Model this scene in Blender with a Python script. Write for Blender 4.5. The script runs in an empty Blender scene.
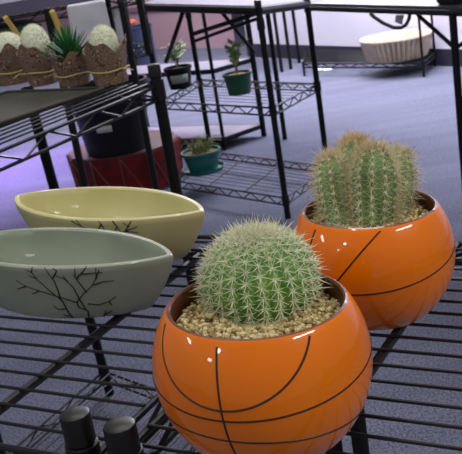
import bpy, bmesh, math, random
from mathutils import Vector, Matrix, noise
from mathutils.bvhtree import BVHTree
random.seed(4)
R_ = math.radians
scene = bpy.context.scene
col = scene.collection

# ------------------------------------------------------------------ camera
F_PX = 900.0
PITCH, ROLL = R_(18.2), R_(9.24)
CAM = Vector((0, 0, 1.15))
FW = Vector((0, math.cos(PITCH), -math.sin(PITCH)))
UP0 = Vector((0, math.sin(PITCH), math.cos(PITCH)))
XR = math.cos(ROLL) * Vector((1, 0, 0)) - math.sin(ROLL) * UP0
YU = math.cos(ROLL) * UP0 + math.sin(ROLL) * Vector((1, 0, 0))
cd = bpy.data.cameras.new('camera'); cam = bpy.data.objects.new('camera', cd); col.objects.link(cam)
cam.matrix_world = Matrix(((XR.x, YU.x, -FW.x, CAM.x), (XR.y, YU.y, -FW.y, CAM.y), (XR.z, YU.z, -FW.z, CAM.z), (0, 0, 0, 1)))
cd.sensor_fit = 'HORIZONTAL'; cd.sensor_width = 36; cd.lens = 36 * F_PX / 462; cd.clip_start = .01
cd.dof.use_dof = True; cd.dof.focus_distance = .72; cd.dof.aperture_fstop = 40
scene.camera = cam

def ray(px, py): return (FW + XR * ((px - 231) / F_PX) - YU * ((py - 227) / F_PX))
def P(px, py, z):
    d = ray(px, py); return CAM + d * ((z - CAM.z) / d.z)
def D(px, py, dist): return CAM + ray(px, py).normalized() * dist

# ------------------------------------------------------------------ light
scene.view_settings.view_transform = 'Standard'; scene.view_settings.look = 'None'
scene.view_settings.gamma = 1; scene.view_settings.use_curve_mapping = False
scene.view_settings.exposure = 0.0
wd = bpy.data.worlds.new('shop_ambient'); scene.world = wd; wd.use_nodes = True
bg = wd.node_tree.nodes['Background']; bg.inputs[0].default_value = (.90, .92, 1, 1); bg.inputs[1].default_value = .22

def area(name, loc, size, power, color, aim=None):
    ld = bpy.data.lights.new(name, 'AREA'); ld.shape = 'RECTANGLE'; ld.size, ld.size_y = size; ld.energy = power; ld.color = color
    o = bpy.data.objects.new(name, ld); col.objects.link(o); o.location = loc
    if name == 'grow_light': ld.spread = R_(95)
    if aim is not None: o.rotation_euler = (Vector(aim) - Vector(loc)).to_track_quat('-Z', 'Y').to_euler()
    return o
def tube_light(a, b, w, power, color):
    a = Vector(a); b = Vector(b); o = area('ceiling_tube_light', (a + b) / 2, ((b - a).length, w), power, color)
    o.rotation_euler = (0, 0, math.atan2(b.y - a.y, b.x - a.x)); return o
tube_light((1.5, -.95, 2.7), (2.5, -.1, 2.7), .15, 52, (1, .95, .86))
tube_light((-4.3, .6, 2.7), (-3.4, 1.1, 2.7), .35, 24, (1, .96, .9))
tube_light((-4.3, -1.9, 2.7), (-3.8, -1.7, 2.7), .4, 14, (1, .96, .9))
tube_light((-2.5, -1.35, 2.7), (-2.15, -1.15, 2.7), .22, 12, (1, .96, .9))
tube_light((-.6, .1, 2.7), (-.2, .9, 2.7), .12, 9, (1, .96, .9))
tube_light((-.6, 1.9, 2.7), (.6, 1.7, 2.7), .14, 12, (1, .97, .93))
area('ceiling_panel_light', (1.9, 5.4, 2.7), (2.4, 2.2), 230, (.90, .91, 1))
area('ceiling_panel_light', (1.2, 6.6, 2.7), (2.0, 1.2), 230, (.93, .92, 1))
area('ceiling_panel_light', (-.8, 8.0, 2.7), (2.0, 1.4), 75, (1, .90, .93))
area('grow_light', (-1.35, 5.3, 1.3), (.5, .5), 24, (.58, .32, 1), (-1.3, 5.1, 0))

# ------------------------------------------------------------------ materials
def mat(name, c, rough=.5, metal=0, coat=0, c2=None, scale=20, bump=0, spec=.5, detail=2, sub=0):
    m = bpy.data.materials.new(name); m.use_nodes = True; nt = m.node_tree; b = nt.nodes['Principled BSDF']
    b.inputs['Base Color'].default_value = (*c, 1); b.inputs['Roughness'].default_value = rough
    b.inputs['Metallic'].default_value = metal; b.inputs['Coat Weight'].default_value = coat
    b.inputs['Coat Roughness'].default_value = .04; b.inputs['Specular IOR Level'].default_value = spec
    tc = nt.nodes.new('ShaderNodeTexCoord'); nz = nt.nodes.new('ShaderNodeTexNoise')
    nz.inputs['Scale'].default_value = scale; nz.inputs['Detail'].default_value = detail
    nt.links.new(tc.outputs['Object'], nz.inputs['Vector'])
    if c2 is None: c2 = tuple(v * .86 for v in c)
    rp = nt.nodes.new('ShaderNodeValToRGB')
    rp.color_ramp.elements[0].position = .35; rp.color_ramp.elements[1].position = .65
    rp.color_ramp.elements[0].color = (*c2, 1); rp.color_ramp.elements[1].color = (*c, 1)
    nt.links.new(nz.outputs['Fac'], rp.inputs[0]); nt.links.new(rp.outputs[0], b.inputs['Base Color'])
    if bump:
        bp = nt.nodes.new('ShaderNodeBump'); bp.inputs['Strength'].default_value = bump; bp.inputs['Distance'].default_value = .002
        nt.links.new(nz.outputs['Fac'], bp.inputs['Height']); nt.links.new(bp.outputs[0], b.inputs['Normal'])
    return m
def srgb(r, g, b):
    return tuple((v / 255 / 12.92 if v / 255 <= .04045 else ((v / 255 + .055) / 1.055) ** 2.4) for v in (r, g, b))
M = {}
M['wire'] = mat('black_epoxy_wire', (.006, .006, .008), .42, 0, .12, spec=.35)
M['post'] = mat('black_post_paint', (.005, .005, .007), .5, spec=.22)
M['collar'] = mat('black_plastic_collar', (.006, .006, .008), .5, spec=.25)
M['cap'] = mat('black_plastic_cap', (.009, .009, .009), .38, bump=.1, scale=60, spec=.4)
M['orange'] = mat('orange_glaze', (.90, .205, .0), .35, 0, .8, c2=(.86, .185, .0), spec=.15, scale=8)
M['rim'] = mat('bare_dark_rim', (.16, .045, .02), .4, 0, .3)
M['groove'] = mat('dark_groove', (.025, .008, .004), .5)
M['inner'] = mat('inner_glaze', (.35, .07, .01), .4)
M['yellow'] = mat('pale_yellow_ceramic', srgb(200, 194, 140), .38, 0, .2, c2=srgb(192, 186, 130), scale=15)
M['grey'] = mat('grey_green_ceramic', srgb(150, 158, 140), .38, 0, .2, c2=srgb(140, 148, 130), scale=15)
M['ink'] = mat('black_branch_ink', (.012, .012, .012), .6)
M['tray'] = mat('grey_tray_plastic', srgb(64, 66, 58), .6, spec=.2, c2=srgb(58, 52, 46), scale=5)
M['spine'] = mat('cream_spine', srgb(228, 226, 196), .6)
M['spine_brown'] = mat('straw_spine', srgb(222, 200, 150), .6, c2=srgb(190, 155, 110), scale=90)
M['spine_pale'] = mat('pale_straw_spine', srgb(222, 214, 178), .6, c2=srgb(200, 180, 135), scale=60)
M['areole'] = mat('areole_wool', srgb(205, 215, 190), .95)
M['wool'] = mat('white_wool', srgb(240, 242, 224), 1, c2=srgb(200, 208, 180), scale=260, bump=1, detail=5)
M['green'] = mat('cactus_green', srgb(132, 182, 84), .5, c2=srgb(98, 152, 66), scale=60)
M['green_b'] = mat('cactus_green_dark', srgb(112, 145, 84), .55, c2=srgb(80, 112, 62), scale=60)
M['leaf'] = mat('agave_leaf', srgb(62, 122, 70), .7, spec=.2, c2=srgb(40, 92, 50), scale=30)
M['leaf_pale'] = mat('pale_succulent_leaf', srgb(215, 226, 198), .6, c2=srgb(170, 190, 150), scale=40)
M['leaf_mid'] = mat('seedling_leaf', srgb(175, 198, 130), .55, c2=srgb(130, 160, 95), scale=40)
M['stem'] = mat('brown_stem', srgb(105, 95, 70), .8)
M['blackpot'] = mat('black_nursery_plastic', (.006, .006, .010), .5, spec=.25)
M['bluebin'] = mat('dark_blue_plastic', srgb(42, 48, 72), .35, c2=srgb(38, 43, 66))
M['greenpot'] = mat('green_plastic_pot', srgb(28, 78, 56), .4)
M['teal'] = mat('teal_plastic_pot', srgb(30, 98, 94), .4)
M['red'] = mat('dark_red_paint', srgb(112, 26, 26), .6, spec=.2, c2=srgb(78, 20, 20), scale=12, bump=.2)
M['redtop'] = mat('worn_red_brown_top', srgb(82, 42, 44), .5, c2=srgb(52, 26, 28), scale=8)
M['gold'] = mat('aged_brass_rod', srgb(135, 95, 70), .4, .6)
M['label'] = mat('white_sticker', srgb(205, 215, 205), .6)
M['piece'] = mat('bright_white', (.95, .95, .97), .8, c2=(.93, .93, .95))
M['raffia'] = mat('straw_raffia', srgb(190, 170, 110), .8)
M['wovenbowl'] = mat('cream_fluted_pottery', srgb(198, 184, 164), .7, c2=srgb(180, 160, 142), scale=10)
M['tabletop'] = mat('grey_laminate_top', srgb(72, 70, 80), .4, c2=srgb(62, 60, 70), scale=4)
M['board'] = mat('grey_board', srgb(120, 115, 130), .7, c2=srgb(104, 100, 116), scale=6)
M['violetboard'] = mat('violet_grey_board', srgb(98, 90, 116), .6, c2=srgb(88, 82, 106), scale=6)
M['paper'] = mat('white_paper', srgb(200, 200, 208), .8, c2=srgb(180, 182, 192), scale=9, bump=.4)
M['yellowstrip'] = mat('yellow_painted_wood', srgb(225, 190, 95), .6)
M['greencrate'] = mat('green_plastic', srgb(70, 135, 95), .5, c2=srgb(52, 112, 76), scale=12)
M['flower'] = mat('coral_flower', srgb(205, 85, 65), .6)
M['wall'] = mat('lavender_white_paint', srgb(228, 224, 240), .8, c2=srgb(220, 215, 234), scale=1.2)
M['pinkwall'] = mat('dusty_pink_paint', srgb(184, 152, 164), .85, c2=srgb(172, 140, 154), scale=1)
M['base'] = mat('dark_baseboard', srgb(48, 44, 62), .6)
M['cable'] = mat('black_rubber_cable', (.01, .01, .014), .5)

def carpet():
    m = mat('blue_grey_carpet', srgb(122, 124, 144), .95, c2=srgb(62, 64, 80), scale=170, bump=.5, spec=.1, detail=6)
    nt = m.node_tree; b = nt.nodes['Principled BSDF']
    tc = nt.nodes.new('ShaderNodeTexCoord'); wv = nt.nodes.new('ShaderNodeTexNoise'); wv.inputs['Scale'].default_value = 3
    mp = nt.nodes.new('ShaderNodeMapping'); mp.inputs['Rotation'].default_value = (0, 0, R_(30)); mp.inputs['Scale'].default_value = (.15, 2.2, 1)
    nt.links.new(tc.outputs['Object'], mp.inputs[0]); nt.links.new(mp.outputs[0], wv.inputs['Vector'])
    mx = nt.nodes.new('ShaderNodeMix'); mx.data_type = 'RGBA'; mx.blend_type = 'MULTIPLY'; mx.inputs[0].default_value = .5
    src = b.inputs['Base Color'].links[0].from_socket
    nt.links.new(src, mx.inputs[6])
    rp = nt.nodes.new('ShaderNodeValToRGB'); rp.color_ramp.elements[0].position = .4; rp.color_ramp.elements[1].position = .6
    rp.color_ramp.elements[0].color = (.72, .72, .76, 1); rp.color_ramp.elements[1].color = (1, 1, 1, 1)
    nt.links.new(wv.outputs['Fac'], rp.inputs[0]); nt.links.new(rp.outputs[0], mx.inputs[7])
    nt.links.new(mx.outputs[2], b.inputs['Base Color'])
    return m
M['carpet'] = carpet()
def gravelmat():
    m = mat('tan_gravel', srgb(190, 165, 115), .85); nt = m.node_tree; b = nt.nodes['Principled BSDF']
    g = nt.nodes.new('ShaderNodeNewGeometry'); rp = nt.nodes.new('ShaderNodeValToRGB'); cr = rp.color_ramp
    cr.elements[0].color = (*srgb(150, 125, 85), 1); cr.elements[1].color = (*srgb(228, 212, 165), 1)
    e = cr.elements.new(.5); e.color = (*srgb(195, 178, 125), 1)
    nt.links.new(g.outputs['Random Per Island'], rp.inputs[0]); nt.links.new(rp.outputs[0], b.inputs['Base Color'])
    return m
M['gravel'] = gravelmat()
M['soil'] = mat('soil', srgb(120, 100, 70), .95, c2=srgb(80, 62, 42), scale=150, bump=.5)
def sleevemat():
    m = mat('brown_swirl_paper', srgb(120, 95, 78), .8); nt = m.node_tree; b = nt.nodes['Principled BSDF']
    tc = nt.nodes.new('ShaderNodeTexCoord'); vo = nt.nodes.new('ShaderNodeTexVoronoi'); vo.inputs['Scale'].default_value = 70
    nt.links.new(tc.outputs['Object'], vo.inputs['Vector'])
    mm = nt.nodes.new('ShaderNodeMath'); mm.operation = 'MULTIPLY'; mm.inputs[1].default_value = 26
    sn = nt.nodes.new('ShaderNodeMath'); sn.operation = 'SINE'
    nt.links.new(vo.outputs['Distance'], mm.inputs[0]); nt.links.new(mm.outputs[0], sn.inputs[0])
    rp = nt.nodes.new('ShaderNodeValToRGB'); rp.color_ramp.elements[0].position = .35; rp.color_ramp.elements[1].position = .75
    rp.color_ramp.elements[0].color = (*srgb(92, 68, 56), 1); rp.color_ramp.elements[1].color = (*srgb(168, 142, 118), 1)
    nt.links.new(sn.outputs[0], rp.inputs[0]); nt.links.new(rp.outputs[0], b.inputs['Base Color'])
    return m
M['sleeve'] = sleevemat()

# ------------------------------------------------------------------ mesh helpers
def obj(name, bm, m, parent=None, loc=None, smooth=True):
    me = bpy.data.meshes.new(name); bmesh.ops.recalc_face_normals(bm, faces=bm.faces); bm.to_mesh(me); bm.free()
    me.materials.append(m)
    if smooth:
        for p in me.polygons: p.use_smooth = True
    o = bpy.data.objects.new(name, me); col.objects.link(o)
    if smooth:
        try: me.set_sharp_from_angle(angle=R_(40))
        except Exception: pass
    if parent: o.parent = parent
    if loc is not None: o.location = loc
    return o
def tag(o, label, cat, group=None, kind=None):
    o['label'] = label; o['category'] = cat
    if group: o['group'] = group
    if kind: o['kind'] = kind
    return o
def thing(name, label, cat, loc=(0, 0, 0), group=None, rz=0):
    o = bpy.data.objects.new(name, None); col.objects.link(o); o.location = loc; o.rotation_euler = (0, 0, rz); o.empty_display_size = .02
    return tag(o, label, cat, group)
def struct(o): o['kind'] = 'structure'; return o
def rod(bm, a, b, r, n=8, r2=None, caps=True):
    a = Vector(a); b = Vector(b); d = b - a; L = d.length
    if L < 1e-7: return
    q = d.to_track_quat('Z', 'Y').to_matrix().to_4x4()
    bmesh.ops.create_cone(bm, cap_ends=caps, segments=n, radius1=r, radius2=(r if r2 is None else r2), depth=L,
                          matrix=Matrix.Translation((a + b) / 2) @ q)
def tube(bm, pts, r, n=8, closed=False, radii=None):
    pts = [Vector(p) for p in pts]; N = len(pts); rings = []; up = None
    for i, p in enumerate(pts):
        if closed: t = (pts[(i + 1) % N] - pts[i - 1])
        else: t = pts[min(i + 1, N - 1)] - pts[max(i - 1, 0)]
        t.normalize()
        if up is None:
            up = Vector((0, 0, 1)) if abs(t.z) < .9 else Vector((1, 0, 0))
        s = t.cross(up)
        if s.length < 1e-6: s = t.orthogonal()
        s.normalize(); up = s.cross(t).normalized()
        rr = radii[i] if radii else r
        rings.append([bm.verts.new(p + (s * math.cos(2 * math.pi * k / n) + up * math.sin(2 * math.pi * k / n)) * rr) for k in range(n)])
    M_ = N if closed else N - 1
    for i in range(M_):
        A, B = rings[i], rings[(i + 1) % N]
        for k in range(n): bm.faces.new((A[k], A[(k + 1) % n], B[(k + 1) % n], B[k]))
    if not closed:
        bm.faces.new(rings[0][::-1]); bm.faces.new(rings[-1])
def lathe(bm, prof, n=48, c=(0, 0), cap0=False, cap1=False, sq=None):
    rings = []
    for r, z in prof:
        if r < 1e-6: rings.append([bm.verts.new((c[0], c[1], z))])
        else: rings.append([bm.verts.new((c[0] + r * math.cos(2 * math.pi * k / n), c[1] + r * math.sin(2 * math.pi * k / n), z)) for k in range(n)])
    for A, B in zip(rings, rings[1:]):
        for k in range(n):
            if len(A) == 1: bm.faces.new((A[0], B[k], B[(k + 1) % n]))
            elif len(B) == 1: bm.faces.new((A[k], A[(k + 1) % n], B[0]))
            else: bm.faces.new((A[k], A[(k + 1) % n], B[(k + 1) % n], B[k]))
    if cap0 and len(rings[0]) > 1: bm.faces.new(rings[0][::-1])
    if cap1 and len(rings[-1]) > 1: bm.faces.new(rings[-1])
def slab(bm, corners, z0, z1):
    lo = [bm.verts.new((c[0], c[1], z0)) for c in corners]; hi = [bm.verts.new((c[0], c[1], z1)) for c in corners]
    n = len(corners); bm.faces.new(lo[::-1]); bm.faces.new(hi)
    for k in range(n): bm.faces.new((lo[k], lo[(k + 1) % n], hi[(k + 1) % n], hi[k]))
def bev(bm, w=.003, seg=2):
    bmesh.ops.bevel(bm, geom=list(bm.edges), offset=w, segments=seg, affect='EDGES', clamp_overlap=True)

# ------------------------------------------------------------------ setting
YAW = R_(-30.4)
W2 = Vector((math.cos(YAW), math.sin(YAW))); B2 = Vector((-math.sin(YAW), math.cos(YAW)))
def SB(s, b, z=0):
    q = W2 * s + B2 * b; return Vector((q.x, q.y, z))
bm = bmesh.new(); slab(bm, [(-7, -2), (6, -2), (6, 13), (-7, 13)], -.1, 0); struct(obj('floor', bm, M['carpet'], smooth=False))
wA = Vector((.42, 8.42)); wB = Vector((3.80, 2.80)); wn = Vector((wB.y - wA.y, wA.x - wB.x)).normalized() * -1
if wn.dot(Vector((1, 1))) < 0: wn = -wn
bm = bmesh.new(); slab(bm, [wA, wB, wB + wn * .12, wA + wn * .12], 0, 2.8); struct(obj('wall_back', bm, M['wall'], smooth=False))
bm = bmesh.new(); slab(bm, [wA, wB, wB - wn * .015, wA - wn * .015], 0, .12); struct(obj('baseboard_back', bm, M['base'], smooth=False))
pA = P(236, 48, 0); pB = P(60, 50, 0); dirp = (pA - pB).normalized(); pA2 = Vector((pA.x, pA.y)); pB2 = Vector((pB.x, pB.y)) - Vector((dirp.x, dirp.y)) * 4
pn = Vector((0, .12))
bm = bmesh.new(); slab(bm, [pA2, pB2, pB2 + pn, pA2 + pn], 0, 2.8); struct(obj('wall_left', bm, M['pinkwall'], smooth=False))
zr = .42
bm = bmesh.new(); slab(bm, [pA2, pB2, pB2 - pn * .3, pA2 - pn * .3], zr, zr + .05); struct(obj('trim_1', bm, mat('mauve_rail', srgb(140, 112, 128), .7), smooth=False))

# ------------------------------------------------------------------ wire racks
def lerp(a, b, t): return a + (b - a) * t
def wire_shelf(c, z, along, step, parent, name='wire_shelf', rw=.0016, rr=.003, h=.028, zig=.06, bars=(), seg=6, inset=.0):
    """c: corners n-right.. order A,B,C,D ; wires run parallel to AB when along='AB', else parallel to BC"""
    bm = bmesh.new(); c = [Vector((p[0], p[1], z)) for p in c]; A, B, C_, D_ = c; dz = Vector((0, 0, 1))
    for p, q in ((A, B), (B, C_), (C_, D_), (D_, A)):
        rod(bm, p - dz * rr, q - dz * rr, rr, seg); rod(bm, p - dz * h, q - dz * h, rr, seg)
        L = (q - p).length; n = max(2, int(round(L / zig))); prev = p - dz * rr
        for i in range(1, n + 1):
            cur = lerp(p, q, i / n) - dz * (h if i % 2 else rr); rod(bm, prev, cur, rr * .7, 5, caps=False); prev = cur
    if along == 'BC': A, B, C_, D_ = B, C_, D_, A
    L = (D_ - A).length; n = max(2, int(round(L / step)))
    for i in range(1, n):
        t = i / n; rod(bm, lerp(A, D_, t) + dz * rw * .3, lerp(B, C_, t) + dz * rw * .3, rw, seg)
    for t, wdt in bars:
        p, q = lerp(A, B, t), lerp(D_, C_, t)
        rod(bm, p - dz * wdt, q - dz * wdt, wdt, 8)
    return obj(name, bm, M['wire'], parent)
def post(p0, z0, p1, z1, parent, r=.0125, collars=(), cap=True, feet=True):
    bm = bmesh.new(); a = Vector((p0[0], p0[1], z0)); b = Vector((p1[0], p1[1], z1)); rod(bm, a, b, r, 16)
    o = obj('post', bm, M['post'], parent)
    for zc in collars:
        t = (zc - z0) / (z1 - z0); q = lerp(a, b, t); bm = bmesh.new(); lathe(bm, [(r * 1.01, -.035), (r * 1.27, -.034), (r * 1.22, .010), (r * 1.01, .011)], 16)
        obj('collar', bm, M['collar'], o, q)
    if cap:
        bm = bmesh.new(); lathe(bm, [(r * 1.02, -.023), (r * 1.10, -.022), (r * 1.10, -.001), (r * 1.05, .001), (r * .8, .0022), (0, .0026)], 24); obj('cap', bm, M['cap'], o, b)
    return o

# near pair of units
ZS = .79; SEAM = -.405
def near_unit(s0, s1, label, bars, nearpost, farpost, otherposts):
    t = thing('wire_rack', label, 'wire rack', (0, 0, 0), 'pair of black wire racks holding the planters')
    c = [SB(s0, .447), SB(s1, .447), SB(s1, .915), SB(s0, .915)]
    wire_shelf(c, ZS, 'AB', .0262, t, bars=bars, rw=.0016, rr=.0031, h=.026, seg=8)
    for (s, b, top, r) in nearpost + farpost + otherposts:
        q = SB(s, b); post(q, .0, q, top, t, r, collars=(ZS,))
    return t
u = near_unit(-1.32, SEAM - .012, 'black wire rack shelf carrying the two boat-shaped planters', [((1.32 - .553) / (1.32 - .417), .0046), ((1.32 - .86) / (.903), .0046)],
          [(-.425, .451, .825, .0108)], [(-.432, .905, .80, .0105)], [(-1.31, .468, .82, .0125), (-1.31, .905, .82, .0125)])
u = near_unit(SEAM + .008, .48, 'black wire rack shelf under the two orange basketball pots', [((-.262 - SEAM) / .893, .0046), ((-.0 - SEAM) / .893, .0046)],
          [(-.385, .451, .821, .0112)], [(-.396, .905, .80, .0105)], [(.47, .468, .82, .0125), (.47, .905, .82, .0125)])

# ------------------------------------------------------------------ basketball pots
def basketball_pot(cen, R, rim_h, label, grooves, tilt, base_z):
    t = thing('flower_pot', label, 'plant pot', (cen.x, cen.y, base_z), 'orange basketball pots')
    rot = Matrix.Rotation(tilt, 4, Vector(ray(231, 227)).normalized())
    off = Vector((0, 0, cen.z - base_z))
    prof = []
    zb = -(cen.z - base_z); a0 = math.asin(max(-1, zb / R)); a1 = math.asin(rim_h / R)
    prof.append((0, zb + .002)); rb = R * math.cos(a0); prof.append((rb * .97, zb))
    for i in range(0, 41): a = a0 + (a1 - a0) * i / 40; prof.append((R * math.cos(a), R * math.sin(a)))
    rr = R * math.cos(a1); th = .0042
    bm = bmesh.new(); prof += [(rr - .0012, rim_h + .0012)]
    inner = [(rr - th, rim_h + .0004), (rr - th + .002, rim_h - .012), (rr - th + .003, rim_h - .03), (rr * .8, rim_h - .055), (0, rim_h - .058)]
    lathe(bm, prof, 96)
    bmesh.ops.transform(bm, matrix=Matrix.Translation(off) @ rot, verts=bm.verts); obj('body', bm, M['orange'], t)
    bm = bmesh.new(); lathe(bm, [(rr - .0012, rim_h + .0011), (rr - .003, rim_h + .0018), (rr - th, rim_h + .0004)] + inner[1:], 96)
    bmesh.ops.transform(bm, matrix=Matrix.Translation(off) @ rot, verts=bm.verts); obj('rim', bm, M['rim'], t)['label'] = 'dark unglazed rim'
    n_rim = rot.to_3x3() @ Vector((0, 0, 1))
    for g in grooves:
        # three picture points -> the plane that cuts the ball in this seam line
        q = []
        for px, py in g[:3]:
            d = ray(px, py).normalized(); oc = CAM - cen; bq = oc.dot(d); cq = oc.dot(oc) - R * R; disc = max(0, bq * bq - cq)
            q.append(CAM + d * (-bq - math.sqrt(disc)) - cen)
        great = len(g) > 3; n = (q[0].cross(q[2]) if great else (q[1] - q[0]).cross(q[2] - q[0])).normalized(); h = 0 if great else n.dot(q[0]); rc = math.sqrt(max(1e-8, R * R - h * h))
        e1 = n.orthogonal().normalized(); e2 = n.cross(e1); pts = []; N = 160
        ring = [n * h + (e1 * math.cos(2 * math.pi * i / N) + e2 * math.sin(2 * math.pi * i / N)) * rc for i in range(N)]
        ok = [(p.dot(n_rim) < rim_h - .0005 and p.z > zb + .001) for p in ring]
        if all(ok): runs = [ring + ring[:1]]
        else:
            st = next(i for i in range(N) if not ok[i]); runs = []; cur = []
            for k in range(1, N + 1):
                i = (st + k) % N
                if ok[i]: cur.append(ring[i])
                else:
                    if len(cur) > 3: runs.append(cur)
                    cur = []
        for rn in runs:
            bm = bmesh.new(); tube(bm, [p + off - p.normalized() * .0003 for p in rn], .0009, 6); obj('seam_line', bm, M['groove'], t)
    return t, rot, rr - th
def gravel(cen, rim_h, rin, rot, hole, label, seedn=700, dome=.004):
    bm = bmesh.new(); off = Vector((0, 0, 0))
    lathe(bm, [(rin + .0012, -.0165), (rin * .6, -.0135), (0, -.012)], 40)
    soil_n = len(bm.verts)
    random.seed(int(cen.x * 1000))
    for i in range(seedn):
        a = random.uniform(0, 6.283); r = (rin - .002) * math.sqrt(random.uniform(.0, 1))
        if r < hole: continue
        z = -.0135 + .006 * (1 - r / rin) + random.uniform(-.001, .0025)
        m = Matrix.Translation((r * math.cos(a), r * math.sin(a), z)) @ Matrix.Rotation(random.uniform(0, 6), 4, Vector((random.random(), random.random(), 1)).normalized()) @ Matrix.Diagonal((random.uniform(.7, 1.3), random.uniform(.6, 1), random.uniform(.5, .9), 1))
        bmesh.ops.create_icosphere(bm, subdivisions=1, radius=random.uniform(.0016, .0029), matrix=m)
    bmesh.ops.transform(bm, matrix=Matrix.Translation((0, 0, 0)) @ rot @ Matrix.Translation((0, 0, rim_h)), verts=bm.verts)
    o = obj('gravel', bm, M['gravel'], None, cen, smooth=False)
    return tag(o, label, 'gravel', kind='stuff')

def ribbed_body(bm, prof, ribs, depth, n=None):
    """prof list of (r,z); ribs around"""
    n = ribs * 8; rings = []
    for r, z in prof:
        if r < 1e-5: rings.append([bm.verts.new((0, 0, z))]); continue
        ring = []
        for k in range(n):
            a = 2 * math.pi * k / n; c = .5 + .5 * math.cos(ribs * a); rr = r * (1 - depth * (1 - c ** .8)); ring.append(bm.verts.new((rr * math.cos(a), rr * math.sin(a), z)))
        rings.append(ring)
    for A, B in zip(rings, rings[1:]):
        for k in range(n):
            if len(A) == 1: bm.faces.new((A[0], B[(k + 1) % n], B[k]))
            elif len(B) == 1: bm.faces.new((A[k], A[(k + 1) % n], B[0]))
            else: bm.faces.new((A[k], A[(k + 1) % n], B[(k + 1) % n], B[k]))
def spine(bm, p, d, L, r):
    d = d.normalized(); s = d.orthogonal().normalized(); t = d.cross(s)
    v = [bm.verts.new(p + (s * math.cos(a) + t * math.sin(a)) * r) for a in (0, 2.094, 4.189)]
    e = bm.verts.new(p + d * L)
    for k in range(3): bm.faces.new((v[k], v[(k + 1) % 3], e))
def cactus_parts(parent, prof, ribs, depth, gm, sm, areole_r, sL, sR, nsp, dz, central=1, lean=None, top_wool=True, wool_m=None):
    bm = bmesh.new(); ribbed_body(bm, prof, ribs, depth)
    bs = bmesh.new(); ba = bmesh.new()
    # arc length sampling
    Ls = [0]
    for (r0, z0), (r1, z1) in zip(prof, prof[1:]): Ls.append(Ls[-1] + math.hypot(r1 - r0, z1 - z0))
    tot = Ls[-1]
    def at(s):
        for i in range(len(Ls) - 1):
            if Ls[i + 1] >= s:
                t = (s - Ls[i]) / max(1e-9, Ls[i + 1] - Ls[i]); (r0, z0), (r1, z1) = prof[i], prof[i + 1]
                T = Vector((r1 - r0, 0, z1 - z0)).normalized(); return r0 + (r1 - r0) * t, z0 + (z1 - z0) * t, Vector((T.z, 0, -T.x))
        return prof[-1][0], prof[-1][1], Vector((0, 0, 1))
    nn = int(tot / dz)
    for k in range(ribs):
        a = 2 * math.pi * k / ribs
        for j in range(nn + 1):
            s = (j + .5 * (k % 2)) * dz + .001
            if s > tot - .0005: continue
            r, z, n0 = at(s)
            if r < prof[0][0] * .12 and k % 3: continue
            p = Vector((r * math.cos(a), r * math.sin(a), z)); n = Vector((n0.x * math.cos(a), n0.x * math.sin(a), n0.z)).normalized()
            m = Matrix.Translation(p) @ n.to_track_quat('Z', 'Y').to_matrix().to_4x4() @ Matrix.Diagonal((1, 1, .7, 1))
            bmesh.ops.create_icosphere(ba, subdivisions=1, radius=areole_r * random.uniform(.85, 1.15), matrix=m)
            e1 = n.orthogonal().normalized(); e2 = n.cross(e1)
            ph = random.uniform(0, 6)
            for q in range(nsp):
                b = ph + 2 * math.pi * q / nsp + random.uniform(-.2, .2); d = n * random.uniform(.35, .8) + (e1 * math.cos(b) + e2 * math.sin(b))
                spine(bs, p, d, sL * random.uniform(.75, 1.15), sR)
            for q in range(central):
                spine(bs, p, n + Vector((random.uniform(-.5, .5), random.uniform(-.5, .5), random.uniform(-.7, .3))), sL * random.uniform(1, 1.35), sR * 1.25)
    b0 = obj('stem', bm, gm, parent)
    o = obj('spines', bs, sm, b0, smooth=False); o['kind'] = 'stuff'
    o = obj('areoles', ba, wool_m or M['areole'], b0); o['kind'] = 'stuff'
    if top_wool:
        bw = bmesh.new(); zt = prof[-1][1]; w = top_wool
        for i in range(240):
            a = random.uniform(0, 6.283); r = w * math.sqrt(random.random()); z = zt - (r / w) ** 2 * w * .25
            spine(bw, Vector((r * math.cos(a), r * math.sin(a), z - .001)), Vector((math.cos(a) * r / w, math.sin(a) * r / w, .6)) + Vector((random.uniform(-.7, .7), random.uniform(-.7, .7), random.uniform(0, .5))), sL * random.uniform(.5, .9), sR)
        o = obj('crown_wool', bw, sm, b0, smooth=False); o['kind'] = 'stuff'
    return b0

def globe_prof(r, h, zc, low=-.75, n=26):
    out = []
    for i in range(n + 1):
        a = low + (math.pi / 2 - low) * i / n
        rr = r * math.cos(a) ** .9 if i < n else 0
        out.append((max(rr, 0), zc + h * math.sin(a)))
    out[-1] = (0, out[-1][1] - .0006)
    return out
def column_prof(r, H, n=24):
    out = []
    for i in range(n + 1):
        t = i / n
        if t < .55: rr = r * (.82 + .18 * math.sin(t / .55 * math.pi / 2))
        else: u = (t - .55) / .45; rr = r * math.sqrt(max(0, 1 - u ** 2.4))
        out.append((rr, H * t))
    out[-1] = (0, H)
    return out

TILT1 = R_(3.5)
c1 = D(262, 359, .665); R1p = .0800; rh1 = .045
pot1, rot1, rin1 = basketball_pot(c1, R1p, rh1, 'nearest glazed orange basketball pot, holding the round white-spined cactus',
    [[(217, 342), (221, 405), (232, 447), 'full'], [(167, 401), (250, 422), (364, 369)], [(163, 352), (220, 411), (310, 326)], [(195, 433), (250, 443), (318, 436)]], TILT1, ZS + .0027)
gravel(c1, rh1, rin1, rot1, .024, 'tan gravel around the round cactus in the nearest orange pot', 1500)
cc = D(259, 280, .672)
t = thing('cactus', 'round bright green barrel cactus with cream spines in the nearest orange pot', 'cactus', (cc.x, cc.y, c1.z + rh1 - .012))
random.seed(8)
zc = cc.z - (c1.z + rh1 - .012)
cactus_parts(t, globe_prof(.0425, .0385, zc - .001, -.95), 24, .10, M['green'], M['spine'], .0022, .0102, .00058, 8, .0078, 1, top_wool=.016)

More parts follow.
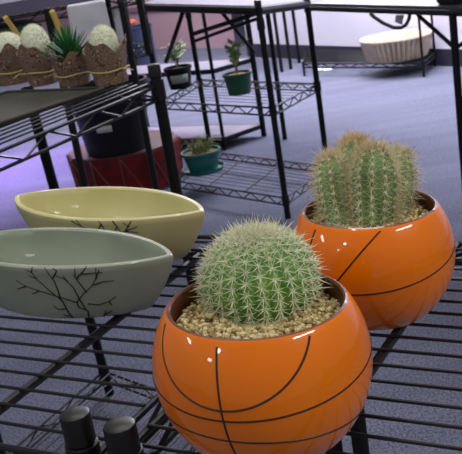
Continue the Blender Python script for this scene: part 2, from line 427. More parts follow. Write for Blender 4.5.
TILT2 = R_(2.5)
c2 = D(372, 252, .842); R2p = .0750; rh2 = .0425
pot2, rot2, rin2 = basketball_pot(c2, R2p, rh2, 'glazed orange basketball pot behind, holding the clump of columnar cacti',
    [[(384, 227), (363, 250), (343, 274), 'full'], [(360, 295), (406, 287), (447, 262)], [(315, 231), (311, 244), (308, 258), 'full']], TILT2, ZS + .0027)
gravel(c2, rh2, rin2, rot2, .0, 'tan gravel around the clump of cacti in the rear orange pot', 1500)
zg = c2.z + rh2 - .010
t = thing('cactus', 'clump of four ribbed green cactus columns with straw-brown spines in the rear orange pot', 'cactus', (c2.x, c2.y, zg))
random.seed(11)
def stem_at(px, py_top, dist, base_off, r, ribs, sm_=None):
    sm_ = sm_ or M['spine_pale']
    top = D(px, py_top, dist); base = Vector((c2.x + base_off[0], c2.y + base_off[1], zg - .006)); d = top - base; H = d.length
    hold = bpy.data.objects.new('column', None); 
    b0 = cactus_parts(t, column_prof(r, H), ribs, .16, M['green_b'], sm_, .0019, .0135, .00030, 9, .0074, 3, top_wool=.010)
    bpy.data.objects.remove(hold)
    b0.name = 'column'; b0.location = base - t.location; b0.rotation_euler = d.to_track_quat('Z', 'Y').to_euler()
stem_at(374, 148, .830, (.002, -.014), .0212, 11)
stem_at(330, 157, .855, (-.026, -.004), .0165, 9)
stem_at(355, 141, .895, (-.014, .025), .0185, 10, M['spine_brown'])
stem_at(399, 153, .875, (.024, .012), .0165, 10)

# ------------------------------------------------------------------ boat planters
def boat(cs, cb, L, Wd, H, ang, m, label, strokes, sr):
    c = SB(cs, cb, ZS + .003); a = YAW + ang
    t = thing('planter', label, 'planter', c, 'boat-shaped ceramic planters', a)
    hl, hw = L / 2, Wd / 2
    def outline(fr, wf, z, off, N=112):
        pts = []
        for k in range(N):
            u = 2 * math.pi * k / N; x = math.cos(u); y = math.sin(u)
            e = 1.0
            xx = (hl * fr - off) * math.copysign(abs(x) ** .96, x); yy = (hw * wf - off) * math.copysign(abs(y) ** 1.6, y)
            pts.append((xx, yy, z))
        return pts
    lv = [(.68, .72, 0, 0), (.72, .77, .0012, 0), (.77, .81, .006, 0), (.83, .86, .016, 0), (.89, .91, .028, 0), (.94, .95, .040, 0), (.975, .97, .050, 0), (.995, .99, .057, 0), (1, 1, H - .004, 0), (1, 1, H - .001, .0004), (1, 1, H, .0018),
          (1, 1, H, .0070), (1, 1, H - .0015, .0088), (.985, .99, H - .008, .009), (.95, .94, .044, .009), (.88, .82, .028, .009), (.76, .66, .014, .008), (.6, .4, .008, .007)]
    bm = bmesh.new(); rings = [[bm.verts.new(p) for p in outline(fr, wf, z, off)] for fr, wf, z, off in lv]
    for A, B in zip(rings, rings[1:]):
        n = len(A)
        for k in range(n): bm.faces.new((A[k], A[(k + 1) % n], B[(k + 1) % n], B[k]))
    bm.faces.new(rings[0][::-1]); bm.faces.new(rings[-1])
    o = obj('body', bm, m, t)
    mw = Matrix.Translation(c) @ Matrix.Rotation(a, 4, 'Z')
    bmt = bmesh.new(); bmt.from_mesh(o.data); bmt.transform(mw); tree = BVHTree.FromBMesh(bmt); bmt.free()
    inv = mw.inverted(); bi = bmesh.new()
    for st in strokes:
        pts = []; 
        for (x0, y0), (x1, y1) in zip(st, st[1:]):
            for i in range(5): pts.append((x0 + (x1 - x0) * i / 5, y0 + (y1 - y0) * i / 5))
        pts.append(st[-1]); out = []
        for px, py in pts:
            h = tree.ray_cast(CAM, ray(px, py).normalized())
            if h[0] is not None: out.append(inv @ (h[0] + h[1] * .00005))
        if len(out) > 2:
            n = len(out); tube(bi, out, sr, 6, radii=[sr * (1.25 - .75 * i / n) for i in range(n)])
    obj('branch_drawing', bi, M['ink'], t)['label'] = 'painted bare branches in black'
    return t
def c3(pts, k, oy, ox=0): return [(ox + x / k, oy + y / k) for x, y in pts]
k = 3.03
G = [c3(p, k, 180) for p in (
    [(236, 432), (210, 405), (188, 365), (150, 335), (115, 303), (95, 280), (78, 272)],
    [(95, 280), (98, 264)], [(110, 298), (88, 290)],
    [(236, 372), (205, 362), (150, 345), (95, 328), (70, 318), (48, 302)], [(80, 322), (52, 330)], [(120, 335), (98, 345)],
    [(185, 365), (176, 335), (165, 308), (148, 285), (134, 264)], [(160, 297), (172, 275), (160, 268)],
    [(262, 395), (240, 360), (222, 325), (195, 300), (165, 288)], [(205, 308), (190, 290)],
    [(272, 432), (266, 395), (238, 385), (233, 370), (252, 345), (275, 325), (291, 300), (290, 265)], [(290, 300), (300, 272)],
    [(262, 340), (245, 318), (228, 295), (226, 262)], [(232, 298), (255, 272), (262, 262)], [(248, 285), (310, 280)], [(236, 300), (222, 288)],
    [(284, 318), (310, 308), (345, 305)], [(268, 375), (300, 378), (330, 368), (352, 352)],
    [(198, 390), (178, 392), (160, 380)], [(212, 412), (192, 408)], [(300, 430), (318, 408), (340, 395)], [(330, 368), (340, 380)], [(318, 408), (320, 395)])]
boat(-.637, .700, .325, .116, .064, R_(-4), M['grey'], 'grey-green boat-shaped ceramic planter with painted bare branches, nearest on the wire shelf', G, .00075)
k = 2.1
Y = [c3(p, k, 160) for p in (
    [(150, 128), (172, 140), (205, 152)], [(172, 140), (160, 126)], [(205, 152), (212, 134), (206, 128)],
    [(212, 134), (222, 150)], [(236, 128), (246, 140), (258, 158)], [(246, 140), (240, 150)], [(258, 158), (272, 134), (276, 128)], [(262, 150), (288, 140)],
    [(232, 158), (262, 150), (290, 152)], [(272, 140), (258, 132)], [(258, 158), (285, 160), (304, 162)])]
boat(-.674, .846, .328, .122, .064, R_(-9.5), M['yellow'], 'pale yellow boat-shaped ceramic planter behind the grey-green one', Y, .0007)

# ------------------------------------------------------------------ left rack with the tray and the wrapped cacti
ZL = .865
def rack(label, group, corners0, levels, z1s, along='AB', step=.03, corners1=None, bars=(), r=.0125, kw=None, skip=()):
    t = thing('wire_rack', label, 'wire rack', (0, 0, 0), group)
    corners1 = corners1 or corners0; kw = kw or {}
    ztop = max(z1s)
    def cz(z): return [lerp(Vector((a[0], a[1])), Vector((b[0], b[1])), z / 1.0) for a, b in zip(corners0, corners1)]
    for z in levels: wire_shelf(cz(z), z, along, step, t, bars=bars, **kw)
    for i, zt in enumerate(z1s):
        if i in skip: continue
        a, b = cz(0)[i], cz(zt)[i]
        post(a, 0, b, zt, t, r, collars=[z for z in levels if z < zt])
    return t
q_far = P(157, 84, ZL); v9 = P(110, 394, 0); v13 = P(28, 92, ZL)
v13top = lerp(Vector((v9.x, v9.y)), Vector((v13.x, v13.y)), 1 / ZL)
sq = q_far.x * W2.x + q_far.y * W2.y; bq = q_far.x * B2.x + q_far.y * B2.y
A = SB(sq - .40, bq - .665); B = SB(sq, bq - .665); C = SB(sq, bq); Dd = v9
A1 = A; B1 = B; C1 = C; D1 = Vector((v13top.x, v13top.y))
rack('black wire rack holding the grey tray and the paper-wrapped cacti', None, [A, B, C, Dd], [.08, ZL], [.88, .88, .905, .869], along='BC', step=.028,
     corners1=[A1, B1, C1, D1], kw=dict(rw=.0018, rr=.0034, h=.033, zig=.07))
# tray
e = (P(0, 124, ZL + .008) - P(103, 89, ZL + .008)); e.z = 0; e.normalize(); tc = P(104, 88.5, ZL + .008)
e2 = Vector((-e.y, e.x, 0)); 
if e2.dot(Vector((-1, 1, 0))) < 0: e2 = -e2
tr = thing('serving_tray', 'flat grey plastic tray lying in front of the wrapped cacti', 'tray', (tc.x, tc.y, ZL + .002))
bm = bmesh.new(); o0 = Vector((0, 0, 0)); cs = [o0, e * .50, e * .50 + e2 * .30, e2 * .30]
slab(bm, cs, 0, .005); bev(bm, .0015); obj('tray_base', bm, M['tray'], tr, smooth=False)
bm = bmesh.new(); ed = [c + Vector((0, 0, .007)) for c in cs]
tube(bm, ed + ed[:1], .0035, 8); obj('raised_edge', bm, M['tray'], tr)

def wrapped(px, py, wpx, hpx, kind, label, cat, ctop, cw, lean=0, jag=3):
    p = P(px, py, ZL + .0005); d = (p - CAM).length; s = d / F_PX; r = wpx * s / 2; H = hpx * s
    t = thing('wrapped_cactus' if kind == 'white' else 'wrapped_succulent', label, cat, p, 'paper-wrapped plants in a row')
    t.rotation_euler = (0, R_(lean), random.uniform(0, 6)) if not lean else (0, R_(lean), 0)
    bm = bmesh.new(); n = 56; rings = []
    for j in range(9):
        u = j / 8; ring = []
        for k_ in range(n):
            a = 2 * math.pi * k_ / n
            rad = r * (.72 + .30 * u - .07 * math.exp(-((u - .33) / .12) ** 2)) * (1 + .035 * math.sin(3 * a + 4 * u) + .025 * math.sin(11 * a + 1.3 * u))
            top = H * .9 * (1 + .13 * math.sin(jag * a + px) * 1.0 + .07 * math.sin(7 * a))
            ring.append(bm.verts.new((rad * math.cos(a), rad * math.sin(a), u * top)))
        rings.append(ring)
    inner = [bm.verts.new(Vector(v.co) * 1 - Vector((v.co.x * .05, v.co.y * .05, .001))) for v in rings[-1]]
    inner2 = [bm.verts.new((v.co.x * .85, v.co.y * .85, H * .55)) for v in rings[-1]]
    rings += [inner, inner2]
    for X, Y_ in zip(rings, rings[1:]):
        for k_ in range(n): bm.faces.new((X[k_], X[(k_ + 1) % n], Y_[(k_ + 1) % n], Y_[k_]))
    bm.faces.new(rings[0][::-1]); bm.faces.new(rings[-1]); obj('paper_sleeve', bm, M['sleeve'], t)
    bm = bmesh.new(); tube(bm, [(r * .925 * math.cos(2 * math.pi * i / 40), r * .925 * math.sin(2 * math.pi * i / 40), H * .33 + .0015 * math.sin(i * .5)) for i in range(40)], .0017, 6, closed=True)
    tube(bm, [(r * .92, 0, H * .33), (r * 1.1, -.01, H * .36), (r * 1.35, -.004, H * .33), (r * 1.6, .0, H * .30)], .0013, 5)
    obj('raffia_tie', bm, M['raffia'], t)
    if kind == 'white':
        zt = ctop * s; cr = cw * s / 2; hh = (zt - H * .45) / 2
        bm = bmesh.new(); bmesh.ops.create_icosphere(bm, subdivisions=5, radius=1)
        for v in bm.verts:
            nrm = v.co.copy(); k_ = 1 + .05 * noise.noise(nrm * 14) + .05 * noise.noise(nrm * 40)
            v.co = Vector((nrm.x * cr * k_, nrm.y * cr * k_, H * .45 + hh + nrm.z * hh * k_))
        b0 = obj('woolly_stem', bm, M['wool'], t)
        bm = bmesh.new()
        for i in range(1600):
            nrm = Vector((random.gauss(0, 1), random.gauss(0, 1), random.gauss(.3, 1))).normalized()
            spine(bm, Vector((nrm.x * cr * .98, nrm.y * cr * .98, H * .45 + hh + nrm.z * hh * .98)), nrm + Vector((random.uniform(-.8, .8), random.uniform(-.8, .8), random.uniform(-.8, .8))), .006, .0004)
        o = obj('white_hairs', bm, M['spine'], b0, smooth=False); o['kind'] = 'stuff'
    else:
        bm = bmesh.new(); nl = 0
        for i in range(46):
            a = i * 2.39996; u = i / 45; el = .25 + 1.15 * u; L = s * (34 - 9 * u) ; w_ = .0095 * (1 - .4 * u)
            d_ = Vector((math.cos(a) * math.cos(el), math.sin(a) * math.cos(el), math.sin(el))); sd = Vector((-math.sin(a), math.cos(a), 0)); nn_ = d_.cross(sd).normalized()
            base = Vector((0, 0, H * .66 + .02 * u)); prev = None
            for j in range(6):
                v_ = j / 5; cpt = base + d_ * L * v_ + Vector((0, 0, .006 * v_ * v_)); ww = w_ * (1 - v_) ** .7 * (.7 + .6 * v_) + .0003
                rg = [bm.verts.new(cpt + sd * ww), bm.verts.new(cpt - nn_ * ww * .35), bm.verts.new(cpt - sd * ww), bm.verts.new(cpt + nn_ * ww * .1)]
                if prev:
                    for q in range(4): bm.faces.new((prev[q], prev[(q + 1) % 4], rg[(q + 1) % 4], rg[q]))
                prev = rg
            bm.faces.new(prev)
        obj('leaves', bm, M['leaf'], t)
    return t
wrapped(16, 83, 38, 37, 'white', 'woolly white cactus in brown swirl paper, at the frame edge of the row', 'cactus', 48, 31, 0)
wrapped(44, 84, 37, 40, 'white', 'round woolly white cactus in brown paper, between the edge one and the green rosette', 'cactus', 57, 27, 0)
wrapped(76, 84, 40, 33, 'rosette', 'spiky dark green rosette plant wrapped in brown swirl paper', 'succulent', 0, 0)
wrapped(112, 83, 43, 42, 'white', 'tall oval white cactus in brown paper, last of the row near the dark post', 'cactus', 56, 27, 0)

# ------------------------------------------------------------------ floor things at the left: red drum stand and black nursery pot
ctr = (P(68, 155, .2) + P(179, 138, .2)) / 2
t = thing('plant_stand', 'dark red many-sided drum stand with brass rods under the black pot', 'plant stand', (ctr.x, ctr.y, 0))
rs = (P(68, 155, .2) - P(179, 138, .2)).length / 2 * 1.01; n = 12; zt = .205; ph0 = R_(-60)
def octp(r, a0=ph0): return [Vector((r * math.cos(a0 + 2 * math.pi * k / n), r * math.sin(a0 + 2 * math.pi * k / n), 0)) for k in range(n)]
bm = bmesh.new(); lo = [bm.verts.new(p) for p in octp(rs * .93)]; hi = [bm.verts.new(p + Vector((0, 0, zt))) for p in octp(rs)]; bm.faces.new(lo[::-1]); bm.faces.new(hi)
for k_ in range(n): bm.faces.new((lo[k_], lo[(k_ + 1) % n], hi[(k_ + 1) % n], hi[k_]))
bev(bm, .004); obj('drum', bm, M['red'], t, smooth=False)
bm = bmesh.new(); slab(bm, [(p.x, p.y) for p in octp(rs * .97)], zt, zt + .006); obj('top_panel', bm, M['redtop'], t, smooth=False)
for k_ in range(n):
    a, b = octp(rs * 1.01)[k_], octp(rs * .94)[k_]; a2 = octp(rs * .93)[(k_ + 1) % n]
    bm = bmesh.new(); rod(bm, a + Vector((0, 0, zt)), b, .0035); rod(bm, a + Vector((0, 0, zt)), lerp(octp(rs * .94)[k_], a2, .75), .003)
    obj('brass_rod', bm, M['gold'], t)
bm = bmesh.new(); pts = [p + Vector((0, 0, .006)) for p in octp(rs * .95)]; tube(bm, pts + pts[:1], .006, 6); obj('foot_ring', bm, M['post'], t)
def pot(name, label, cat, base, r0, r1, H, m, lip=.006, group=None):
    t = thing(name, label, cat, base, group)
    bm = bmesh.new(); lathe(bm, [(0, .001), (r0, 0), (r0 + (r1 - r0) * .86, H * .86), (r1 + lip * .3, H * .86), (r1 + lip, H * .88), (r1 + lip, H), (r1 - .003, H), (r1 - .005, H * .84), (0, H * .82)], 40); obj('pot_body', bm, m, t); return t
pb = (P(91, 152, zt + .006) + P(147, 147, zt + .006)) / 2; rb = (P(91, 152, zt) - P(147, 147, zt)).length / 2
t = pot('nursery_pot', 'large black plastic nursery pot standing on the red drum stand', 'plant pot', (pb.x, pb.y, zt + .0065), rb, rb * 1.28, .33, M['blackpot'])
# sticker on the pot
dv = (CAM - pb); dv.z = 0; dv.normalize(); aa = math.atan2(dv.y, dv.x) - R_(17)
bm = bmesh.new(); g = []
for j in (0, 1):
    rowv = []
    for i in range(7):
        a = aa + (i - 3) * .075; z = .125 + j * .032; rr = rb * (1 + .28 * .86 * z / (.33 * .86)) + .001; rowv.append(bm.verts.new((rr * math.cos(a), rr * math.sin(a), z)))
    g.append(rowv)
for i in range(6): bm.faces.new((g[0][i], g[0][i + 1], g[1][i + 1], g[1][i]))
lb = obj('sticker', bm, M['label'], t); lb['label'] = 'small blank white sticker'
sm = lb.modifiers.new('thick', 'SOLIDIFY'); sm.thickness = .001
# blue bin on the floor behind
pbin = P(146, 88, 0); t = thing('waste_bin', 'tall dark blue cylindrical bin on the carpet beyond the red stand', 'bin', (pbin.x, pbin.y, 0)); rbn = 16 * (pbin - CAM).length / F_PX
hb = D(144, 24, (pbin - CAM).length * 1.0).z
bm = bmesh.new(); lathe(bm, [(0, .002), (rbn * .93, 0), (rbn, hb - .02), (rbn * 1.04, hb - .018), (rbn * 1.04, hb), (rbn * .96, hb), (rbn * .9, .03), (0, .03)], 40); obj('bin_body', bm, M['bluebin'], t)
pf = thing('flower', 'small coral red flower beside the blue bin', 'flower', (0, 0, 0)); 
fx = P(131, 80, 0); pf.location = (fx.x, fx.y + .35, 0); d0 = (Vector(pf.location) - CAM).length; ft = D(131, 23, d0)
bm = bmesh.new(); tube(bm, [(0, 0, 0), (.0, .0, ft.z * .5), (ft.x - fx.x, 0, ft.z)], .006, 6); obj('flower_stem', bm, M['stem'], pf)
bm = bmesh.new()
for i in range(9):
    a = i * .7; bmesh.ops.create_icosphere(bm, subdivisions=2, radius=.03, matrix=Matrix.Translation((ft.x - fx.x + .03 * math.cos(a), .03 * math.sin(a), ft.z + .01 * (i % 3))) @ Matrix.Diagonal((1, 1, .5, 1)))
obj('petals', bm, M['flower'], pf)

# ------------------------------------------------------------------ middle rack with three small potted plants
z_m = .4635
rA = P(160, 101, z_m); rB = P(272.4, 107, z_m); rC = P(317, 83, z_m); rD = P(199, 79, z_m)
t = thing('wire_rack', 'black wire rack on the carpet with the green, black and teal potted plants', 'wire rack')
for z, bars in ((.09, ((.33, .004), (.66, .004))), (z_m, ())):
    wire_shelf([rA, rB, rC, rD], z, 'AB', .045 if z < .2 else .055, t, rw=.0013, rr=.004, h=.035, zig=.05, bars=bars)
for q, zt_ in ((rA, 1.02), (rB, .875), (rC, .835), (rD, .885)): post(q, 0, q, zt_, t, .0125, collars=(.09, z_m, .80))
bm = bmesh.new(); zt1 = .874
topc = [Vector((q.x, q.y, z)) for q, z in ((rA, .898), (rB, .855), (rC, .815), (rD, .895))]
lo = [bm.verts.new(v - Vector((0, 0, .03))) for v in topc]; hi = [bm.verts.new(v) for v in topc]; bm.faces.new(lo[::-1]); bm.faces.new(hi)
for k_ in range(4): bm.faces.new((lo[k_], lo[(k_ + 1) % 4], hi[(k_ + 1) % 4], hi[k_]))
obj('top_board', bm, M['violetboard'], t, smooth=False)
bm = bmesh.new()
for p, q in zip(topc, topc[1:] + topc[:1]): rod(bm, p - Vector((0, 0, .018)), q - Vector((0, 0, .018)), .017, 8)
obj('edge_rail', bm, M['post'], t)
# diagonal braces
bm = bmesh.new(); zA = D(193, 34, 3.9); zB = D(258, 13, 3.55); rod(bm, zA, zB, .009); rod(bm, D(195, 41, 3.9), D(259, 18, 3.55), .007); rod(bm, D(220, 10, 3.8), D(254, 52, 3.95), .008); rod(bm, D(185, 6, 4.2), D(166, 62, 4.0), .010)
obj('diagonal_brace', bm, M['post'], t)

def leafy(t, z0, r, H, n, m, lw, stems=4, seed=1, lob=1.6):
    random.seed(seed); bs = bmesh.new(); bl = bmesh.new()
    for i in range(stems):
        a = random.uniform(0, 6.28); tip = Vector((r * .5 * math.cos(a), r * .5 * math.sin(a), z0 + H * random.uniform(.75, 1))) if i else Vector((0, 0, z0 + H))
        pts = [Vector((0, 0, z0)), Vector((tip.x * .4, tip.y * .4, z0 + (tip.z - z0) * .5)), tip]; tube(bs, pts, .0022, 5)
        for j in range(n):
            u = random.uniform(.35, 1); c = lerp(pts[0], tip, u); b = random.uniform(0, 6.28); d = Vector((math.cos(b), math.sin(b), random.uniform(-.1, .8))).normalized(); s = Vector((-math.sin(b), math.cos(b), 0)); L = lw * lob * random.uniform(.8, 1.3)
            nn_ = d.cross(s); 
            top_ = [bl.verts.new(c + nn_ * .0006), bl.verts.new(c + d * L * .5 + s * lw * .45), bl.verts.new(c + d * L), bl.verts.new(c + d * L * .5 - s * lw * .45)]
            bt = [bl.verts.new(c - nn_ * .0006), bl.verts.new(c + d * L * .5 - nn_ * .0018)]
            bl.faces.new(top_); bl.faces.new((top_[0], top_[1], bt[1])); bl.faces.new((top_[1], top_[2], bt[1])); bl.faces.new((top_[2], top_[3], bt[1])); bl.faces.new((top_[3], top_[0], bt[1]))
    obj('stem', bs, M['stem'], t); obj('leaves', bl, m, t, smooth=False)
gp = P(240, 94, z_m); sc = (gp - CAM).length / F_PX
t = pot('potted_plant', 'green plastic pot with a leggy pale green seedling on the middle wire shelf', 'potted plant', (gp.x, gp.y, z_m + .002), 11 * sc, 14 * sc, 21 * sc, M['greenpot'], .003, 'potted plants on the middle rack')
bm = bmesh.new(); lathe(bm, [(13.4 * sc, 18 * sc), (8 * sc, 19.5 * sc), (0, 20 * sc)], 30); obj('soil', bm, mat('orange_brown_soil', srgb(165, 130, 90), .95), t)
leafy(t, 19 * sc, 14 * sc, 30 * sc, 12, M['leaf_mid'], .030, 4, 5)
bp_ = P(181, 88, z_m); sc = (bp_ - CAM).length / F_PX
t = pot('potted_plant', 'small black pot with a white label and a pale succulent on the middle wire shelf', 'potted plant', (bp_.x, bp_.y, z_m + .002), 10.5 * sc, 13.5 * sc, 21 * sc, M['blackpot'], .003, 'potted plants on the middle rack')
bm = bmesh.new(); lathe(bm, [(13 * sc, 18 * sc), (0, 19.5 * sc)], 30); obj('soil', bm, M['soil'], t)
leafy(t, 18 * sc, 15 * sc, 26 * sc, 14, M['leaf_pale'], .034, 5, 9, 1.2)
dv = (CAM - bp_); aa = math.atan2(dv.y, dv.x); bm = bmesh.new(); g = []
for j in (0, 1):
    rowv = []
    for i in range(9):
        a = aa + (i - 4) * .19; z = (6 + j * 8) * sc; rr = (10.5 + 3 * z / (21 * sc)) * sc + .0012; rowv.append(bm.verts.new((rr * math.cos(a), rr * math.sin(a), z)))
    g.append(rowv)
for i in range(8): bm.faces.new((g[0][i], g[0][i + 1], g[1][i + 1], g[1][i]))
lb = obj('pot_label', bm, mat('pale_green_label', srgb(165, 178, 160), .6), t); sm = lb.modifiers.new('thick', 'SOLIDIFY'); sm.thickness = .001
tp = P(204, 171, .09); sc = (tp - CAM).length / F_PX
t = pot('potted_plant', 'teal plastic pot with a drooping dry grassy plant on the lowest wire shelf', 'potted plant', (tp.x, tp.y, .092), 14 * sc, 19 * sc, 21 * sc, M['teal'], .004, 'potted plants on the middle rack')
bm = bmesh.new(); lathe(bm, [(0, .001), (20 * sc, .0), (22 * sc, 4 * sc), (21 * sc, 4 * sc), (19 * sc, .004), (0, .004)], 36); obj('saucer', bm, M['teal'], t)
bm = bmesh.new(); lathe(bm, [(18.4 * sc, 18 * sc), (0, 20 * sc)], 30); obj('soil', bm, M['soil'], t)
bm = bmesh.new(); random.seed(3)
for i in range(70):
    a = random.uniform(0, 6.28); r = random.uniform(.2, .9) * 18 * sc; h = random.uniform(8, 17) * sc; o_ = random.uniform(1.0, 1.6)
    tube(bm, [(r * .5 * math.cos(a), r * .5 * math.sin(a), 18 * sc), (r * math.cos(a), r * math.sin(a), 18 * sc + h), (r * o_ * math.cos(a), r * o_ * math.sin(a), 18 * sc + h * .8)], .0016, 4)
obj('grassy_leaves', bm, mat('olive_dry_leaf', srgb(130, 135, 85), .7, c2=srgb(90, 95, 55), scale=50), t)

# ------------------------------------------------------------------ long table at the right
t = thing('work_table', 'long grey-topped black table with cable looped under its edge', 'table')
ta = P(311, 9, .79); tb = P(462, 14, .79); dr = (tb - ta).normalized(); tb = tb + dr * .5; pr = Vector((-dr.y, dr.x, 0))
if pr.y < 0: pr = -pr
bm = bmesh.new(); slab(bm, [ta, tb, tb + pr * .6, ta + pr * .6], .800, .812); obj('tabletop', bm, M['tabletop'], t, smooth=False)
bm = bmesh.new(); rod(bm, ta + Vector((0, 0, .003)), tb + Vector((0, 0, .003)), .011, 8); obj('edge_rail', bm, M['post'], t)
p4 = P(452.5, 14, .79)
for q in (p4, tb - dr * .02 + pr * .02, tb - dr * .02 + pr * .57):
    bm = bmesh.new(); rod(bm, (q.x, q.y, 0), (q.x, q.y, .786), .0125, 12); obj('leg', bm, M['post'], t)
bm = bmesh.new(); qa = P(418, 15, .77); rod(bm, qa, Vector((p4.x, p4.y, 0)) + Vector((0, 0, D(456, 49, (p4 - CAM).length).z)), .007); rod(bm, Vector((p4.x, p4.y, D(456, 49, (p4 - CAM).length).z)), Vector((p4.x, p4.y, .77)) + dr * .2 , .007); obj('corner_brace', bm, M['post'], t)
dd = (P(395, 14, .79) - CAM).length
bm = bmesh.new(); cp = [(370, 13), (374, 17), (383, 23), (393, 27.5), (401, 28), (406, 25), (409, 19), (410, 13)]
tube(bm, [D(x, y, dd + .01) for x, y in cp], .0065, 8); o = obj('power_cable', bm, M['cable']); tag(o, 'black cable hanging in a loop under the table edge', 'cable')
bm = bmesh.new(); a_ = D(396, 15, dd + .03); b_ = D(404, 15, dd + .03); c_ = D(402, 25, dd + .03); d_ = D(395, 22, dd + .03); th_ = Vector((0, .003, 0))
vs = [bm.verts.new(v) for v in (a_, b_, c_, d_)] + [bm.verts.new(v + th_) for v in (a_, b_, c_, d_)]
for f_ in ((0, 1, 2, 3), (7, 6, 5, 4), (0, 4, 5, 1), (1, 5, 6, 2), (2, 6, 7, 3), (3, 7, 4, 0)): bm.faces.new([vs[i] for i in f_])
o = obj('hang_tag', bm, mat('grey_tag', srgb(130, 128, 140), .6), smooth=False); tag(o, 'small grey tag hanging inside the cable loop', 'tag')
# black box on the table, seen at the frame top
bb = P(445, 5, .812); bm = bmesh.new(); w_ = dr * .05
slab(bm, [bb - w_, bb + w_, bb + w_ + pr * .12, bb - w_ + pr * .12], .8125, .90); bev(bm, .006); o = obj('storage_box', bm, M['blackpot'], smooth=False); tag(o, 'black box standing on the grey tabletop at the picture top', 'box')

# ------------------------------------------------------------------ far low racks and legs
t = thing('wire_rack', 'low black wire rack by the far wall holding the fluted bowl', 'wire rack')
FR = Vector((1.452, 6.035)); BR = Vector((1.62, 6.36)); BL = P(306, 49.5, .1); FL = P(303, 63, .1)
cs4 = [(FL.x, FL.y), FR, BR, (BL.x, BL.y)]
wire_shelf(cs4, .1, 'AB', .035, t, rw=.003, rr=.006, h=.035, zig=.09, bars=((.25, .005), (.5, .005), (.75, .005)))
for q in (FR, BR): post(q, 0, q, .62, t, .009, collars=(.1,), cap=True)
for q in cs4[:1] + cs4[3:]: post(q, 0, q, .11, t, .009, collars=(), cap=False)
fb = (P(371, 57.5, .104) + P(426, 59, .104)) / 2; sc = (fb - CAM).length / F_PX
t = thing('fluted_bowl', 'wide cream fluted bowl on the low rack by the far wall', 'bowl', (fb.x, fb.y, .104))
bm = bmesh.new(); N = 240; rings = []
prof = [(0, .001, 0), (24, .0, 0), (26.5, .006, 1), (28.5, .045, 1), (30.5, .10, 1), (32, .135, .8), (34.5, .152, 0), (34.2, .160, 0), (32.5, .158, 0), (30, .13, .3), (27, .05, .3), (24, .012, 0), (0, .01, 0)]
for r, z, fl in prof:
    z = z * 1.0
    if r == 0: rings.append([bm.verts.new((0, 0, z))]); continue
    rings.append([bm.verts.new(((r * sc) * (1 + fl * .08 * math.cos(40 * 2 * math.pi * k_ / N)) * math.cos(2 * math.pi * k_ / N), (r * sc) * (1 + fl * .08 * math.cos(40 * 2 * math.pi * k_ / N)) * math.sin(2 * math.pi * k_ / N), z)) for k_ in range(N)])
for X, Y_ in zip(rings, rings[1:]):
    for k_ in range(N):
        if len(X) == 1: bm.faces.new((X[0], Y_[k_], Y_[(k_ + 1) % N]))
        elif len(Y_) == 1: bm.faces.new((X[k_], X[(k_ + 1) % N], Y_[0]))
        else: bm.faces.new((X[k_], X[(k_ + 1) % N], Y_[(k_ + 1) % N], Y_[k_]))
obj('bowl_body', bm, M['wovenbowl'], t)

# far shelf unit with grey boards (behind the middle rack)
t = thing('shelf_unit', 'black-legged shelf with grey boards behind the middle rack', 'shelf')
f1 = P(225, 150, 0); f2 = P(265, 130, 0); lw_ = Vector((-.62, .42, 0)) * 1.1; f2b = Vector((.271, 5.05, 0))
fc = [Vector((f1.x, f1.y, 0)), f2b, f2b + lw_, f1 + lw_]
for z in (.05, .43): 
    bm = bmesh.new(); slab(bm, fc, z, z + .02); o = obj('shelf_board', bm, M['board'], t, smooth=False)
    bm = bmesh.new(); q = fc + fc[:1]
    tube(bm, [v + Vector((0, 0, z + .008)) for v in q], .014, 6); obj('board_rail', bm, M['post'], o)
for i, q in enumerate(fc):
    if i == 3: continue
    bm = bmesh.new(); rod(bm, (q.x, q.y, 0), (q.x, q.y, .95), .010 if i == 0 else .0155, 12); obj('leg', bm, M['post'], t)
t = thing('side_table', 'black metal table beyond the middle rack whose front leg stands on bare carpet', 'table')
f5 = P(285, 139, 0); u5 = Vector((.5, .86, 0))
cs5 = [f5, f5 + u5 * .8, f5 + u5 * .8 + Vector((.5, -.3, 0)) , f5 + Vector((.5, -.3, 0))]
for q in cs5[:1]:
    bm = bmesh.new(); rod(bm, q, q + Vector((0, 0, .9)), .013, 12); obj('leg', bm, M['post'], t)
bm = bmesh.new(); slab(bm, [f5 + Vector((-.02, -.02, 0)), f5 + u5 * .5, f5 + u5 * .5 + Vector((.4, -.24, 0)), f5 + Vector((.4, -.24, 0))], .9, .93); obj('tabletop', bm, M['tabletop'], t, smooth=False)
# trio of thin legs of a far table
t = thing('far_table', 'slim-legged black table near the baseboard of the far wall', 'table')
ft3 = [P(282, 72, 0), P(291, 69, 0), P(299.5, 63, 0)]
for q in ft3:
    bm = bmesh.new(); rod(bm, q, q + Vector((0, 0, .8)), .014, 10); obj('leg', bm, M['post'], t)
bm = bmesh.new(); cx = (ft3[0] + ft3[2]) / 2; slab(bm, [cx + Vector(v) for v in ((-.16, -.28, 0), (.06, -.28, 0), (.06, .18, 0), (-.16, .22, 0))], .8, .83); obj('tabletop', bm, M['tabletop'], t, smooth=False)
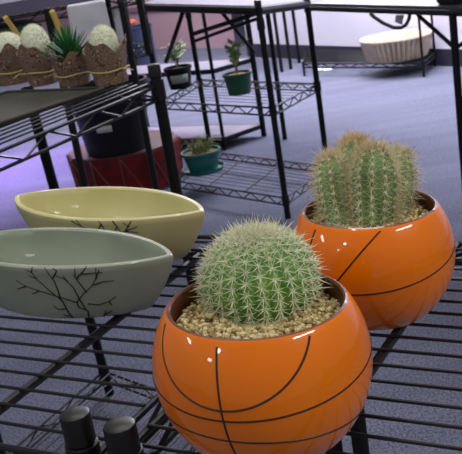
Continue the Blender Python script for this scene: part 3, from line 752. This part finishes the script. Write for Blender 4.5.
# white column / box against the pink wall join
# ------------------------------------------------------------------ upper left rack: violet-grey shelf lip, bag, green crate, yellow slats
t = thing('wire_rack', 'tall black rack with a violet-grey shelf above the wrapped cacti', 'wire rack')
ZU = .985
a_ = P(-25, 22, ZU); b_ = P(66, 5.5, ZU); dru = (b_ - a_).normalized(); b_ = b_ + dru * .26; a_ = a_ - dru * .6; pu = Vector((-dru.y, dru.x, 0))
if pu.dot(Vector((-1, 1, 0))) < 0: pu = -pu
bm = bmesh.new(); slab(bm, [a_, b_, b_ + pu * .45, a_ + pu * .45], ZU, ZU + .042); obj('shelf_board', bm, M['violetboard'], t, smooth=False)
ac = [a_, b_, b_ + pu * .45, a_ + pu * .45]
wire_shelf(ac, ZU - .002, 'BC', .06, t, rw=.0015, rr=.003, h=.035, zig=.06)
wire_shelf(ac, .80, 'BC', .05, t, rw=.0015, rr=.003, h=.035, zig=.06)
pp = P(48, 13, ZU)
for q, zl in ((pp, 0), (b_, .77), (b_ + pu * .45, .77), (a_, 0), (a_ + pu * .45, 0)):
    post(q, zl, q, 1.0, t, .0125, collars=(), cap=False)
for px in (121,):
    q = D(px, 2, 3.2); post(q, 0, q, q.z + .02, t, .012)
def boxat(name, label, cat, x0, x1, ytop, dist, zb, depth, m, lean=0, flap=False):
    c0 = D(x0, ytop, dist); c1_ = D(x1, ytop, dist); zt_ = (c0.z + c1_.z) / 2; pr_ = Vector((c0.x, c0.y, 0)).normalized() * depth
    bm = bmesh.new(); slab(bm, [(c0.x, c0.y), (c1_.x, c1_.y), (c1_.x + pr_.x, c1_.y + pr_.y), (c0.x + pr_.x, c0.y + pr_.y)], zb, zt_); bev(bm, .004)
    bmesh.ops.subdivide_edges(bm, edges=list(bm.edges), cuts=3, use_grid_fill=True)
    for v in bm.verts:
        nz = noise.noise(Vector(v.co) * 14) * .006; v.co.x += nz; v.co.y += nz
    o = obj(name, bm, m, smooth=False); return tag(o, label, cat)
boxat('paper_bag', 'creased white paper bag behind the green rosette plant', 'bag', 66, 106, 4, 2.95, .802, .12, M['paper'])
boxat('white_carton', 'narrow white carton between dark posts beside the paper bag', 'carton', 113, 124, 6, 3.3, .802, .06, M['paper'])
for zz, hh_, lab_ in ((.802, .17, 'green plastic crate behind the white woolly cacti, under the violet-grey shelf'),):
    q0 = a_ + pu * .08 + dru * .05; q1 = b_ + pu * .08 - dru * .34
    bmc = bmesh.new(); slab(bmc, [q0, q1, q1 + pu * .3, q0 + pu * .3], zz, min(zz + hh_, ZU - .04)); bev(bmc, .01)
    o = obj('plastic_crate', bmc, M['greencrate'], smooth=False); tag(o, lab_, 'crate')
for (x0, y0, x1, y1, lab) in ((5, 17, 20, 38, 'short yellow slat leaning behind the two white cacti'), (52, 11, 61, 33, 'yellow slat leaning between dark post and white paper bag')):
    a = D(x0, y0, 2.86); b = D(x1, y1, 2.90); d_ = (b - a); t_ = (.806 - a.z) / d_.z
    bm = bmesh.new(); rod(bm, a, a + d_ * t_, .010, 4)
    o = obj('yellow_slat', bm, M['yellowstrip'], smooth=False); tag(o, lab, 'slat', 'yellow slats behind the cacti')
for x, lab in ((319, 'tiny white piece on the carpet beside the black table post'), (327, 'slightly longer white piece lying on the open carpet')):
    q = P(x, 69.5, 0); bm = bmesh.new(); w_ = .022 if x < 320 else .032
    slab(bm, [(q.x - w_, q.y - .04), (q.x + w_, q.y - .05), (q.x + w_, q.y + .04), (q.x - w_ * .7, q.y + .05)], 0.0005, .004); o = obj('white_piece', bm, M['piece'], smooth=False); tag(o, lab, 'paper scrap', 'white pieces on the carpet')  # two thin bright white pieces laid flat on the carpet
